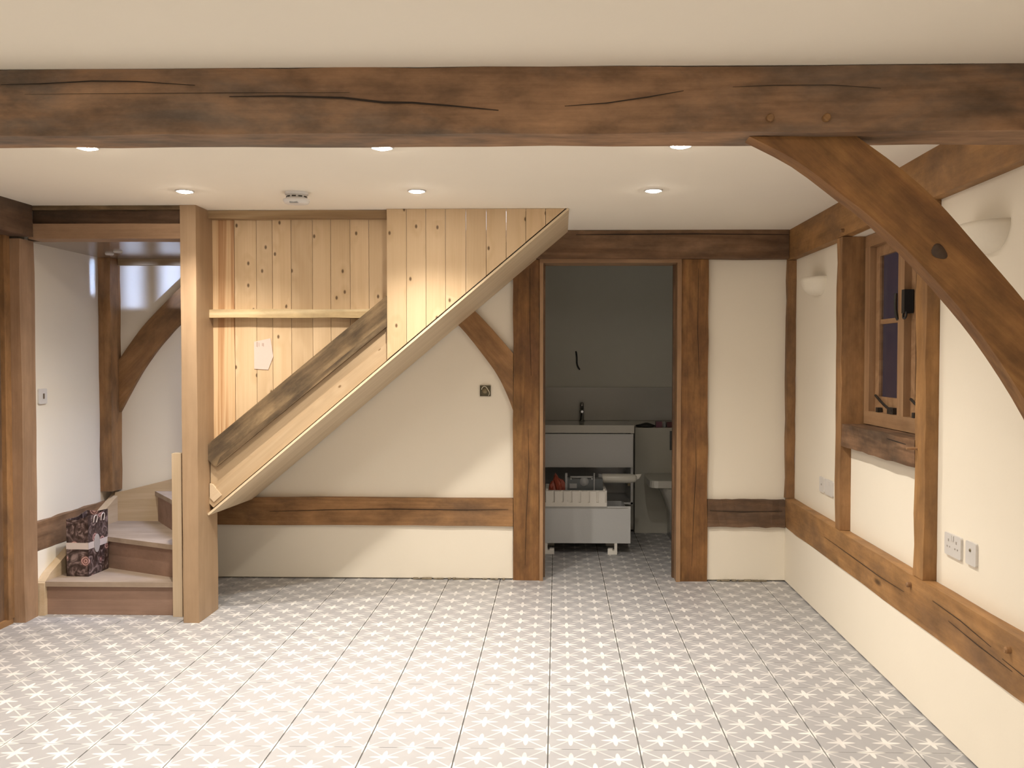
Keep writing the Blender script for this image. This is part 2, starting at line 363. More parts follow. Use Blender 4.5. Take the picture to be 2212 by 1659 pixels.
# ------------------------------------------------------------------ room shell
def build_floor():
    fl = boxes('floor', [((-3.3, -3.2, -.12), (1.8, 8.2, -.004))], GROUT); tag(fl, kind='structure')
    bm = bmesh.new(); gx, gy = TILE / 2 - .0026, TILE / 2 - .0012
    bmbox(bm, (-gx, -gy, -.010), (gx, gy, 0)); bevel(bm, .001)
    me = mesh('tile', bm); me.materials.append(TILEM)
    x0, y0 = -.032, 3.438
    def lay(x, y):
        link('tile', me, Matrix.Translation((x, y, random.uniform(-.0006, .0))), fl)
    for j in range(-4, 8):
        for i in range(-9, 5): lay(x0 + TILE * (i + .5), y0 + TILE * (j + .5))
    for j in range(8, 13):
        for i in range(-1, 4): lay(x0 + TILE * (i + .5), y0 + TILE * (j + .5))
    # the run of floor behind the camera, too far to see, carries the same tiles as one piece
    bm = bmesh.new(); y = y0 - TILE * 4
    while y > -3.1:
        for i in range(-9, 5):
            bmbox(bm, (x0 + TILE * i + .0016, y - TILE + .0016, -.010), (x0 + TILE * (i + 1) - .0016, y - .0016, 0))
        y -= TILE
    c = (x0 + TILE / 2, y0 + TILE / 2, 0)
    for v in bm.verts: v.co -= Vector(c)
    o = link('tile_field', mesh('tile_field', bm), Matrix.Translation(c), fl, TILEM); o['kind'] = 'stuff'
build_floor()
SX0, SX1 = -1.97, .065      # opening of the stairwell in the ceiling
tag(boxes('ceiling', [((-3.3, -3.2, H), (1.8, 5.30, H + .2)), ((SX1, 5.30, H), (1.8, 6.34, H + .2)), ((-3.3, 5.30, H), (SX0, 6.34, H + .2))], CEIL), kind='structure')
tag(boxes('wall_back', [((-3.2, 6.14, 0), (-.116, 6.28, H)), ((.809, 6.14, 0), (1.7, 6.28, H)), ((-.116, 6.14, 2.113), (.809, 6.28, H)),
    ((-3.2, 6.118, .009), (-.29, 6.14, .36)), ((.986, 6.118, .009), (1.7, 6.14, .36))], WALL), kind='structure')
tag(boxes('wall_right', [((1.55, -3.2, .36), (1.705, 3.815, H)), ((1.55, 5.035, .36), (1.705, 6.3, H)), ((1.55, 3.925, .36), (1.705, 4.935, .999)), ((1.55, 3.815, 2.102), (1.705, 5.035, H)), ((1.681, 3.815, .36), (1.705, 3.925, 2.102)), ((1.681, 4.935, .36), (1.705, 5.035, 2.102)),
    ((1.495, -3.2, .009), (1.53, 6.14, .36)), ((1.53, -3.2, 0), (1.705, 6.3, .36))], WALL), kind='structure')
tag(boxes('wall_left', [((-3.3, 5.169, 0), (-2.985, 6.3, H)), ((-3.3, -3.2, 0), (-3.06, 5.169, H)), ((-2.985, 5.169, 0), (-2.952, 6.3, .36))], WALL), kind='structure')
tag(boxes('wall_front', [((-3.3, -3.3, 0), (1.8, -3.15, H))], WALL), kind='structure')
tag(boxes('wall_stairwell', [((SX0 - .1, 5.20, H + .2), (SX1 + .1, 5.30, 4.4)), ((SX0 - .1, 6.14, H + .2), (SX1 + .1, 6.3, 4.4)), ((SX0 - .1, 5.3, H + .2), (SX0, 6.14, 4.4)), ((SX1, 5.3, H + .2), (SX1 + .1, 6.14, 4.4)), ((SX0 - .1, 5.2, 4.4), (SX1 + .1, 6.3, 4.5)), ((SX0, 6.14, H - .01), (SX1, 6.3, H + .21))], WALL), kind='structure')
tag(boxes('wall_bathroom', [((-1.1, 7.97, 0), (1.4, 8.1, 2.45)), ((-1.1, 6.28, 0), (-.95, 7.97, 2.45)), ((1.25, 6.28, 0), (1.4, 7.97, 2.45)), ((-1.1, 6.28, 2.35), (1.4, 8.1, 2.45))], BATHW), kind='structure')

# ------------------------------------------------------------------ oak frame
def oak(name, lo, hi, ax, label, cat, mat=OAK, wob=.0035, bev=.006, seg=12):
    return tag(timber(name, lo, hi, ax, mat, None, bev, wob, seg), label, cat)
def strip(name, pts, normal, w, mat, parent):
    """thin shake line lying on a face: a flat ribbon sunk into the wood's surface"""
    n = Vector(normal); bm = bmesh.new(); prev = None
    P = [Vector(p) for p in pts]; m = len(P)
    for i, p in enumerate(P):
        t = (P[min(i + 1, m - 1)] - P[max(i - 1, 0)]).normalized(); s = n.cross(t).normalized()
        ww = w * (.25 + .75 * math.sin(math.pi * (i + .35) / (m - .3)))
        a, b, c = bm.verts.new(p + s * ww / 2 - P[0]), bm.verts.new(p + n * .0006 - P[0]), bm.verts.new(p - s * ww / 2 - P[0])
        if prev: bm.faces.new((prev[0], prev[1], b, a)); bm.faces.new((prev[1], prev[2], c, b))
        prev = (a, b, c)
    return link(name, mesh(name, bm), Matrix.Translation(P[0]), parent, mat)
def peg(loc, axis, r, l, mat, parent, name='peg'):
    R = {'y': Matrix.Rotation(math.pi / 2, 3, 'X'), 'x': Matrix.Rotation(-math.pi / 2, 3, 'Y'), 'z': Matrix.Identity(3)}[axis]
    return lathe(name, [(0, l), (r * .7, l), (r, l * .75), (r, -.02), (0, -.02)], loc, mat, parent, 14, R, False)

beam = oak('ceiling_beam', (-3.055, 2.70, 2.105), (1.494, 2.865, 2.294), 'x', 'long dark oak beam crossing the whole ceiling in the foreground', 'beam', OAKDK, .003, .008, 24)
yb = 2.6955
strip('shake', [(-1.62, yb, 2.250), (-1.50, yb, 2.252), (-1.35, yb, 2.259), (-1.22, yb, 2.257), (-1.05, yb, 2.245)], (0, -1, 0), .004, CRACK, beam)
strip('shake', [(-.95, yb, 2.212), (-.80, yb, 2.213), (-.62, yb, 2.207), (-.50, yb, 2.193), (-.42, yb, 2.192), (-.30, yb, 2.182), (-.17, yb, 2.169)], (0, -1, 0), .0065, CRACK, beam)
strip('shake', [(.02, yb, 2.180), (.14, yb, 2.188), (.26, yb, 2.205), (.36, yb, 2.222)], (0, -1, 0), .0035, CRACK, beam)
strip('shake', [(.50, yb, 2.232), (.62, yb, 2.236), (.78, yb, 2.236), (.92, yb, 2.226)], (0, -1, 0), .0025, CRACK, beam)
strip('shake', [(-1.55, yb, 2.222), (-1.20, yb, 2.2225), (-.90, yb, 2.223), (-.60, yb, 2.222)], (0, -1, 0), .0018, CRACK, beam)
for x in (.606, .766): peg((x, 2.70, 2.143), 'y', .011, .020, OAK2, beam)

def spline(pts, n=28):
    """Catmull-Rom through 2D points"""
    out = []; P = [pts[0]] + list(pts) + [pts[-1]]
    per = max(2, n // (len(pts) - 1))
    for k in range(1, len(P) - 2):
        for i in range(per):
            t = i / per; a, b, c, d = P[k - 1], P[k], P[k + 1], P[k + 2]
            out.append(tuple(.5 * ((2 * b[j]) + (-a[j] + c[j]) * t + (2 * a[j] - 5 * b[j] + 4 * c[j] - d[j]) * t * t + (-a[j] + 3 * b[j] - 3 * c[j] + d[j]) * t ** 3) for j in (0, 1)))
    out.append(tuple(pts[-1])); return out
up = spline([(.869, 2.104), (.989, 2.017), (1.106, 1.914), (1.226, 1.780), (1.359, 1.626), (1.46, 1.485), (1.549, 1.34)])
lo = spline([(.560, 2.104), (.700, 2.031), (.839, 1.927), (.903, 1.879), (1.02, 1.773), (1.132, 1.653), (1.246, 1.515), (1.363, 1.340), (1.46, 1.16), (1.549, .97)])
br = prism('curved_brace', up + lo[::-1], 'y', 2.75, 2.825, OAK3, None, .004, -math.radians(42)); tag(br, 'large curved oak brace with dark knot, under the foreground beam at right', 'brace')
def knot_disc(cx, cz, rx, rz, y, ang, parent):
    bm = bmesh.new(); c = bm.verts.new((0, -.004, 0)); ring = []; ring2 = []
    for k in range(18):
        a = math.tau * k / 18; r = 1 + .10 * math.sin(3 * a + 1)
        px, pz = rx * r * math.cos(a), rz * r * math.sin(a)
        qx, qz = px * math.cos(ang) - pz * math.sin(ang), px * math.sin(ang) + pz * math.cos(ang)
        ring.append(bm.verts.new((qx * .75, -.003, qz * .75))); ring2.append(bm.verts.new((qx, .001, qz)))
    for k in range(18):
        j = (k + 1) % 18
        bm.faces.new((c, ring[k], ring[j])); bm.faces.new((ring[k], ring2[k], ring2[j], ring[j]))
    return link('knot', mesh('knot', bm, True), Matrix.Translation((cx, y, cz)), parent, plain('dark_knot', (.055, .030, .016), .6, scale=90, var=.4))
knot_disc(1.112, 1.768, .026, .019, 2.7475, -.75, br)

# back wall
plate = oak('wall_plate', (-1.95, 6.06, 2.11), (1.494, 6.139, 2.294), 'x', 'dark oak wall plate along the top of the back wall over the doorway', 'beam', OAKST)
strip('shake', [(.12, 6.0575, 2.263), (.45, 6.0575, 2.266), (.9, 6.0575, 2.268), (1.49, 6.0575, 2.262)], (0, -1, 0), .007, CRACK, plate)
platr = oak('wall_plate', (1.495, -3.1, 2.102), (1.549, 6.139, 2.294), 'y', 'oak wall plate along the top of the right wall', 'beam', OAK2)
peg((1.495, 4.92, 2.13), 'x', .010, .02, OAK, platr); peg((1.495, 3.02, 2.22), 'x', .010, .02, OAK, platr)
oak('timber_post', (-.288, 6.10, 0), (-.116, 6.139, 2.109), 'z', 'oak post on the left side of the bathroom doorway', 'post', OAK3)
oak('timber_post', (.809, 6.10, 0), (.985, 6.139, 2.109), 'z', 'oak post on the right side of the bathroom doorway', 'post', OAK3)
for o_ in [o for o in COL.objects if o.name.startswith('timber_post')]:
    x = -.19 if 'left' in o_['label'] else .905
    strip('shake', [(x - .02, 6.0965, .10), (x - .01, 6.0965, .45), (x + .005, 6.0965, .75), (x + .0, 6.0965, 1.0)], (0, -1, 0), .003, CRACK, o_)
    strip('shake', [(x + .02, 6.0965, 1.35), (x + .01, 6.0965, 1.65), (x + .012, 6.0965, 2.05)], (0, -1, 0), .003, CRACK, o_)
door = empty('door_1', (.35, 6.12, 0), kind='structure')
for nm, a, b, ax in (('jamb', (-.115, 6.085, 0), (-.092, 6.29, 2.088), 'z'), ('jamb', (.780, 6.085, 0), (.808, 6.29, 2.088), 'z'), ('door_head', (-.115, 6.085, 2.086), (.808, 6.29, 2.112), 'x')):
    timber(nm, a, b, ax, JOINERY, door, .002)
timber('door_stop', (-.092, 6.20, 0), (-.080, 6.24, 2.086), 'z', OAKST, door, .001); timber('door_stop', (.768, 6.20, 0), (.780, 6.24, 2.086), 'z', OAKST, door, .001)
r1 = oak('timber_rail', (-2.90, 6.095, .36), (-.289, 6.139, .541), 'x', 'oak rail low on the back wall, under the stairs', 'rail', OAK)
strip('shake', [(-1.9, 6.0905, .45), (-1.5, 6.0905, .462), (-1.1, 6.0905, .470), (-.6, 6.0905, .466), (-.32, 6.0905, .47)], (0, -1, 0), .005, CRACK, r1)
r2 = oak('timber_rail', (.986, 6.095, .36), (1.491, 6.139, .540), 'x', 'short oak rail low on the back wall, right of the doorway', 'rail', OAKST)
strip('shake', [(1.0, 6.0905, .47), (1.2, 6.0905, .462), (1.47, 6.0905, .468)], (0, -1, 0), .005, CRACK, r2)
oak('timber_post', (1.494, 6.09, .553), (1.549, 6.139, 2.101), 'z', 'slim oak post in the corner where back and right walls meet', 'post', OAK)
up = spline([(-.98, 2.105), (-.80, 1.99), (-.66, 1.88), (-.545, 1.778), (-.425, 1.652), (-.289, 1.495)], 20)
lo = spline([(-1.15, 2.105), (-.90, 1.90), (-.655, 1.688), (-.46, 1.45), (-.38, 1.33), (-.325, 1.215), (-.289, 1.12)], 24)
tag(prism('curved_brace', up + lo[::-1], 'y', 6.105, 6.139, OAK, None, .004, -math.radians(48)), 'curved oak brace on the back wall between stair soffit and doorway post', 'brace')

# right wall
rr = oak('timber_rail', (1.492, -3.1, .361), (1.549, 6.10, .552), 'y', 'long oak rail running low along the right wall below the window', 'rail', OAK2, .004, .006, 30)
for pts in ([(1.4885, 5.2, .47), (1.4885, 4.7, .462), (1.4885, 4.3, .455), (1.4885, 4.0, .46)], [(1.4885, 3.7, .50), (1.4885, 3.45, .492), (1.4885, 3.2, .47)], [(1.4885, 3.55, .462), (1.4885, 3.3, .445), (1.4885, 3.05, .435)], [(1.4885, 3.12, .455), (1.4885, 2.9, .44), (1.4885, 2.7, .442)]):
    strip('shake', pts, (-1, 0, 0), .004, CRACK, rr)
for p in ((1.492, 3.93, .508), (1.492, 3.07, .50)): peg(p, 'x', .011, .022, OAK, rr)
wp1 = oak('timber_post', (1.496, 4.936, .553), (1.68, 5.034, 2.101), 'z', 'oak post on the far side of the window', 'post', OAK)
wp2 = oak('timber_post', (1.496, 3.816, .553), (1.68, 3.924, 2.101), 'z', 'oak post on the near side of the window', 'post', OAK2)
peg((1.49, 3.905, 1.085), 'x', .006, .035, JOINERY, wp2)
sill = oak('sill_beam', (1.498, 3.926, 1.0), (1.70, 4.934, 1.118), 'y', 'stained dark oak sill beam beneath the window', 'beam', SILLOAK, .003, .010)
strip('shake', [(1.4955, 4.25, 1.098), (1.4955, 4.12, 1.094), (1.4955, 4.02, 1.092)], (-1, 0, 0), .006, CRACK, sill)

def build_window():
    w = empty('window_1', (1.64, 4.43, 1.12), kind='structure')
    y0, y1, z0, z1 = 3.93, 4.93, 1.122, 2.10
    X0, X1 = 1.612, 1.672
    fw = .075
    timber('window_frame', (X0, y0, z0), (X1, y1, z0 + .068), 'y', JOINERY, w, .003)
    timber('window_frame', (X0, y0, z1 - .062), (X1, y1, z1), 'y', JOINERY, w, .003)
    timber('window_frame', (X0, y1 - fw, z0 + .068), (X1, y1, z1 - .062), 'z', JOINERY, w, .003)
    timber('window_frame', (X0, y0, z0 + .068), (X1, y0 + fw, z1 - .062), 'z', JOINERY, w, .003)
    timber('mullion', (X0, 4.375, z0 + .068), (X1, 4.455, z1 - .062), 'z', JOINERY, w, .003)
    for a, b, k in ((4.455, y1 - fw, 0), (y0 + fw, 4.375, 1)):
        c0, c1 = z0 + .068, z1 - .062; sx0, sx1 = 1.645, 1.664; st = .055; br_ = .078
        bm = bmesh.new(); cc = Vector((1.67, (a + b) / 2, (c0 + c1) / 2))
        for lo_, hi_ in (((sx0, a, c0), (sx1, b, c0 + br_)), ((sx0, a, c1 - st), (sx1, b, c1)), ((sx0, a, c0 + br_), (sx1, a + st * .6, c1 - st)), ((sx0, b - st, c0 + br_), (sx1, b, c1 - st))):
            bmbox(bm, Vector(lo_) - cc, Vector(hi_) - cc)
        bevel(bm, .002)
        s = link('sash', mesh('sash', bm), Matrix.Translation(cc), w, JOINERY)
        timber('glazing_bar', (sx0 + .004, a + st * .6, 1.636), (sx1 - .001, b - st, 1.660), 'y', JOINERY, s, .002)
        box('pane', (1.655, a + st * .6, c0 + br_), (1.659, b - st, 1.636), GLASS, s, 0); box('pane', (1.655, a + st * .6, 1.66), (1.659, b - st, c1 - st), GLASS, s, 0)
        # peg stay along the bottom rail
        yb_ = b - .02
        tube('window_stay', [(1.640, yb_, z0 + .150), (1.632, yb_ - .08, z0 + .132), (1.628, yb_ - .17, z0 + .100), (1.626, yb_ - .28, z0 + .085)], .0065, BLACK, s)
        box('stay_peg', (1.618, yb_ - .10, z0 + .068), (1.640, yb_ - .07, z0 + .092), BLACK, s, .003)
        box('stay_plate', (1.622, yb_ - .30, z0 + .066), (1.646, yb_ - .22, z0 + .10), BLACK, s, .004)
    s = [o for o in bpy.data.objects if o.parent == w and o.name.startswith('sash')]
    box('fastener', (1.598, 4.335, 1.67), (1.640, 4.372, 1.78), BLACK, w, .006)
    tube('fastener_handle', [(1.612, 4.45, 1.645), (1.600, 4.455, 1.66), (1.600, 4.458, 1.72), (1.604, 4.46, 1.77)], .008, BLACK, w)
    tube('fastener_tail', [(1.602, 4.352, 1.675), (1.590, 4.335, 1.655), (1.588, 4.315, 1.635), (1.598, 4.305, 1.655), (1.600, 4.315, 1.675)], .005, BLACK, w)
build_window()

# left side
lb = oak('wall_plate', (-3.055, -3.1, 2.125), (-2.872, 5.056, 2.294), 'y', 'oak plate, dark in shade, along the top of the left wall', 'beam', OAKSH)
oak('timber_post', (-3.055, 5.031, 0), (-2.932, 5.168, 2.112), 'z', 'oak post at the left edge beside the bottom stair', 'post', HDR)
lr = oak('timber_rail', (-2.984, 5.17, .361), (-2.952, 6.094, .525), 'y', 'oak rail low on the stairwell left wall behind the floral bag', 'rail', OAKST)
oak('timber_post', (-2.984, 6.00, .59), (-2.905, 6.139, 2.114), 'z', 'oak corner post at the back of the stairwell', 'post', OAK)
up = spline([(-2.30, 2.10), (-2.489, 1.928), (-2.664, 1.754), (-2.766, 1.641), (-2.904, 1.45)], 16)
lo = spline([(-2.28, 1.86), (-2.491, 1.689), (-2.58, 1.596), (-2.655, 1.508), (-2.768, 1.345), (-2.904, 1.10)], 20)
tag(prism('curved_brace', up + lo[::-1], 'y', 6.105, 6.139, OAK, None, .004, math.radians(45)), 'curved oak brace on the stairwell back wall, left of the pine newel', 'brace')
d2 = empty('door_2', (-3.02, 4.5, 0), kind='structure')
timber('jamb', (-3.06, 4.975, .03), (-2.988, 5.03, 2.125), 'z', OAK, d2, .004)
timber('jamb', (-3.06, 4.90, .03), (-3.012, 4.975, 2.125), 'z', OAKST, d2, .004)
timber('door_sill', (-3.06, 3.9, 0), (-2.99, 5.02, .03), 'y', OAK2, d2, .003)
timber('door_panel', (-3.055, 4.0, .03), (-3.03, 4.90, 2.125), 'z', wood('red_oak_door', (.16, .055, .025), (.22, .085, .04), (.28, .12, .06), knots=.05), d2, .002)

# header boards between the left plate and the newel
hd = empty('stair_header', (-2.5, 5.1, 2.11), 'stacked oak header boards over the entrance to the stairs', 'beam')
timber('board', (-2.90, 5.065, 2.272), (-2.06, 5.12, 2.294), 'x', GREYWOOD, hd, .002, .001, 8)
timber('board', (-2.90, 5.105, 2.185), (-2.06, 5.16, 2.272), 'x', OAKSH, hd, .002, .001, 8)
timber('board', (-2.90, 5.06, 2.113), (-2.06, 5.20, 2.195), 'x', HDR, hd, .004, .001, 8)
ls = tag(box('landing_soffit', (-2.984, 5.20, 2.115), (-2.06, 6.139, 2.14), WAXOAK, None, .001), 'glossy brown boarded soffit above the bottom stairs', 'soffit')
timber('edge_strip', (-2.90, 6.10, 2.075), (-2.06, 6.139, 2.115), 'x', STRINGP, ls, .002)
for p in ((-2.80, 5.78, 2.115), (-2.69, 5.66, 2.115)):
    lathe('screw_eye', [(.0, -.004), (.010, -.004), (.022, -.010), (.026, -.004), (.026, .0)], p, WHITE, ls, 16)

# ------------------------------------------------------------------ staircase
st = empty('staircase', (-2.1, 5.6, 0), 'winding wooden staircase rising behind the pine newel to the right', 'stairs')
ZT = (.192, .386, .585)
timber('newel_post', (-2.058, 5.055, 0), (-1.972, 5.345, H - .001), 'z', NEWEL, st, .008, .0012, 10)
timber('newel_strip', (-2.166, 5.172, 0), (-2.112, 5.225, .925), 'z', STRW, st, .002)
P2 = [(-2.07, 5.232), (-2.95, 5.662)]; P3 = [(-2.07, 5.27), (-2.665, 6.11)]
prism('riser', [(-2.905, 5.205), (-2.09, 5.205), (-2.09, 5.23), (-2.905, 5.23)], 'z', 0, ZT[0] - .028, STEPW, st)
prism('tread', [(-2.905, 5.185), (-2.09, 5.185), (-2.075, 5.24), (-2.95, 5.69), (-2.95, 5.185)], 'z', ZT[0] - .028, ZT[0], TREADW, st, .006)
prism('riser', [P2[0], P2[1], (-2.94, 5.69), (-2.06, 5.262)], 'z', ZT[0], ZT[1] - .028, STEPW, st)
prism('tread', [(-2.07, 5.212), (-2.95, 5.640), (-2.95, 6.11), (-2.65, 6.11), (-2.06, 5.30)], 'z', ZT[1] - .028, ZT[1], TREADW, st, .006)
prism('riser', [P3[0], P3[1], (-2.64, 6.12), (-2.05, 5.29)], 'z', ZT[1], ZT[2] - .028, STEPW, st)
prism('tread', [(-2.07, 5.25), (-2.685, 6.11), (-2.04, 6.11), (-2.04, 5.30)], 'z', ZT[2] - .028, ZT[2], TREADW, st, .006)
for k in range(9):
    x = -2.06 + .232 * k; z = ZT[2] + .195 * k
    box('riser', (x, 5.27, z), (x + .02, 6.10, z + .167), STEPW, st, .001)
    box('tread', (x - .02, 5.27, z + .167), (x + .252, 6.10, z + .195), TREADW, st, .004)
prism('wall_string', [(5.175, 0), (5.175, .185), (5.25, .232), (6.12, .575), (6.12, 0)], 'x', -2.951, -2.902, STRW, st, .003)
prism('wall_string', [(-2.92, .2), (-2.92, .575), (-2.86, .585), (-2.54, .665), (-2.2, .86), (-.2, 2.45), (-.02, 2.25), (-2.0, .585), (-2.3, .56), (-2.5, .2)], 'y', 6.065, 6.117, STRW, st, .003)
# soffit: plane from the newel up to the ceiling
sl = math.atan2(2.288 - .585, .063 + 1.956)
bm = bmesh.new(); pts = [(-1.968, 5.196, .572), (.064, 5.196, 2.287), (.067, 6.116, 2.283), (-2.02, 6.116, .528)]
n_ = Vector((-math.sin(sl), 0, math.cos(sl))) * .012
c0 = Vector((-.95, 5.65, 1.43)); Rs = Matrix.Rotation(-sl, 3, 'Y'); Ri = Rs.transposed()
lv = [bm.verts.new(Ri @ (Vector(p) - c0)) for p in pts]; uv_ = [bm.verts.new(Ri @ (Vector(p) + n_ - c0)) for p in pts]
bm.faces.new(lv); bm.faces.new(uv_[::-1])
for i in range(4): bm.faces.new((lv[i], lv[(i + 1) % 4], uv_[(i + 1) % 4], uv_[i]))
bevel(bm, .003)
Ms = Rs.to_4x4(); Ms.translation = c0
link('soffit', mesh('soffit', bm), Ms, st, SOFFIT)
def ln(x, x0, z0, x1, z1): return z0 + (x - x0) * (z1 - z0) / (x1 - x0)
def soff(x): return ln(x, -1.956, .612, .045, 2.300)      # lower edge of the front boards
# pale string under the weathered timber: two planks
mid_ = lambda x: soff(x) + .095
prism('string', [(-1.968, soff(-1.968) + .03), (-1.968, .96), (-.956, 1.80), (-.956, mid_(-.956) - .01), (-1.85, mid_(-1.85) - .01)], 'y', 5.232, 5.262, STRINGP, st, .001, sl)
prism('string', [(-1.950, soff(-1.950) - .004), (-1.985, soff(-1.985) + .062), (-1.945, mid_(-1.945) - .0), (-.956, mid_(-.956)), (-.956, soff(-.956) - .004)], 'y', 5.222, 5.262, STRINGP, st, .002, sl)
prism('packer', [(-1.968, .75), (-1.952, .745), (-1.90, .685), (-1.945, .645), (-1.968, .67)], 'y', 5.216, 5.232, STRW, st, .002, sl)
# weathered diagonal timber
tw = [(-1.972, .975), (-1.972, .885), (-1.928, .845), (-.956, 1.638), (-.956, 1.812)]
wt = prism('diagonal_timber', tw, 'y', 5.205, 5.248, GREYWOOD, st, .004, sl); wt['label'] = 'weathered grey-brown diagonal timber'
lip = prism('lip', [(-1.90, .905), (-1.925, .845), (-.956, 1.638), (-.956, 1.672)], 'y', 5.198, 5.206, GREYWOOD, wt, .002, sl)

# ------------------------------------------------------------------ vertical boarding
def boards(parent, xs, zlo, zhi, y0, y1, mats):
    for k, (a, b) in enumerate(zip(xs, xs[1:])):
        a2, b2 = a + .0012, b - .0012
        pts = [(a2, zlo(a2)), (b2, zlo(b2)), (b2, zhi), (a2, zhi)]
        if zlo(b2) > zhi - .01: pts = [(a2, zlo(a2)), (a2 + (zhi - zlo(a2)) / math.tan(sl), zhi), (a2, zhi)]
        prism('board', pts, 'y', y0 + random.uniform(0, .0012), y1, mats(k), parent, .003, math.pi / 2)
bp1 = empty('boarding', (-1.47, 5.3, 1.0), 'recessed upright pine boards with a rough cross batten beside the newel', 'panelling')
boards(bp1, [-1.99, -1.846, -1.72, -1.628, -1.520, -1.397, -1.293, -1.182, -1.074, -.94], lambda x: soff(x) + .12, H - .001, 5.30, 5.322, lambda k: PINERED if k == 0 else PINE)
timber('batten', (-1.972, 5.242, 1.690), (-.956, 5.30, 1.738), 'x', BATTEN, bp1, .004, .002, 10)
timber('head_batten', (-1.972, 5.235, 2.250), (-.956, 5.30, H - .001), 'x', wood('dull_batten', (.24, .15, .075), (.32, .21, .11), (.40, .28, .16), knots=.3, kcol=(.12, .07, .03)), bp1, .003, .001, 8)
bp2 = empty('boarding', (-.45, 5.2, 1.5), 'triangle of upright pine boards above the sloping stair soffit', 'panelling')
boards(bp2, [-.954, -.843, -.734, -.625, -.511, -.397, -.286, -.176, -.066, .045], lambda x: soff(x) - .004, H - .001, 5.20, 5.222, lambda k: PINE)
lab = empty('paper_slip', (-1.67, 5.296, 1.5), 'small faded lilac paper slip on the boards below the batten', 'paper')
prism('sheet', [(-1.735, 1.555), (-1.640, 1.575), (-1.625, 1.47), (-1.655, 1.395), (-1.735, 1.40)], 'y', 5.2965, 5.2995, PAPER, lab)
for x0_, w_, z_, h_ in ((-1.722, .009, 1.528, .026), (-1.708, .004, 1.530, .020), (-1.690, .012, 1.531, .016)):
    prism('pencil_mark', [(x0_, z_), (x0_ + w_, z_ - .004), (x0_ + w_, z_ + h_), (x0_, z_ + h_)], 'y', 5.2958, 5.2966, PENCIL, lab)

# ------------------------------------------------------------------ ceiling fittings
def make_downlight(x, y):
    e = empty('downlight', (x, y, H))
    lathe('trim_ring', [(.047, 0), (.047, -.004), (.043, -.007), (.037, -.006), (.036, .0)], (x, y, H), WHITE, e, 28)
    lathe('lens', [(0, -.013), (.018, -.012), (.029, -.009), (.035, -.004), (.036, .0)], (x, y, H), LENS, e, 28)
    return e
LBL = ['lit ceiling downlight nearest the foreground beam at far left', 'lit downlight just showing under the middle of the foreground beam', 'lit downlight just showing under the foreground beam left of the big brace',
       'lit ceiling downlight right above the pine newel post', 'lit ceiling downlight above the triangle of pine boards', 'lit ceiling downlight in front of the bathroom doorway']
dl0 = None
def lamp(x, y, s):
    l = bpy.data.lights.new('downlight_beam', 'SPOT'); l.energy = LAMP_W * s * 4; l.color = LAMP_COLOR; l.spot_size = math.radians(132); l.spot_blend = 1.0; l.shadow_soft_size = .025
    o = bpy.data.objects.new('downlight_beam', l); COL.objects.link(o); o.location = (x, y, H - .045)
for k, (x, y, s) in enumerate(LAMPS_VIEW):
    if dl0 is None: dl0 = make_downlight(x, y); o = dl0
    else: o = move(dl0, Vector((x, y, H)) - WM[dl0.name].translation)
    tag(o, LBL[k], 'light', 'recessed downlights in the ceiling'); lamp(x, y, s)
for x, y, s in LAMPS_NEAR:
    o = move(dl0, Vector((x, y, H)) - WM[dl0.name].translation)
    row = {1.75: 'first', 0.3: 'second', -1.2: 'third'}[y]; side = 'left' if x < -1 else 'middle' if x < 0 else 'right'
    tag(o, 'lit downlight in the near ceiling, %s row in front of the beam, %s column' % (row, side), 'light', 'downlights near the camera'); lamp(x, y, s)
sm = empty('smoke_alarm', (-1.315, 4.69, H), 'round white smoke alarm on the ceiling near the newel post', 'alarm')
lathe('base_plate', [(.058, 0), (.058, -.012), (.052, -.016), (0, -.016)], (-1.315, 4.69, H), WHITE, sm, 32)
lathe('body', [(.050, -.012), (.050, -.030), (.066, -.036), (.066, -.046), (.058, -.056), (.03, -.060), (0, -.060)], (-1.315, 4.69, H), WHITE, sm, 32)
for k in range(10):
    a = math.tau * k / 10; c_, s_ = math.cos(a), math.sin(a)
    b_ = box('vent_slot', (-.010, -.001, -.003), (.010, .001, .003), DARKV, None, 0)
    M = Matrix.Translation((-1.315 + .0505 * s_, 4.69 - .0505 * c_, H - .024)) @ Matrix.Rotation(a, 4, 'Z')
    b_.parent = sm; b_.matrix_parent_inverse = WM[sm.name].inverted(); b_.matrix_basis = M; WM[b_.name] = M
box('test_button', (-1.335, 4.632, H - .0605), (-1.295, 4.650, H - .054), LGREYPL, sm, .002)

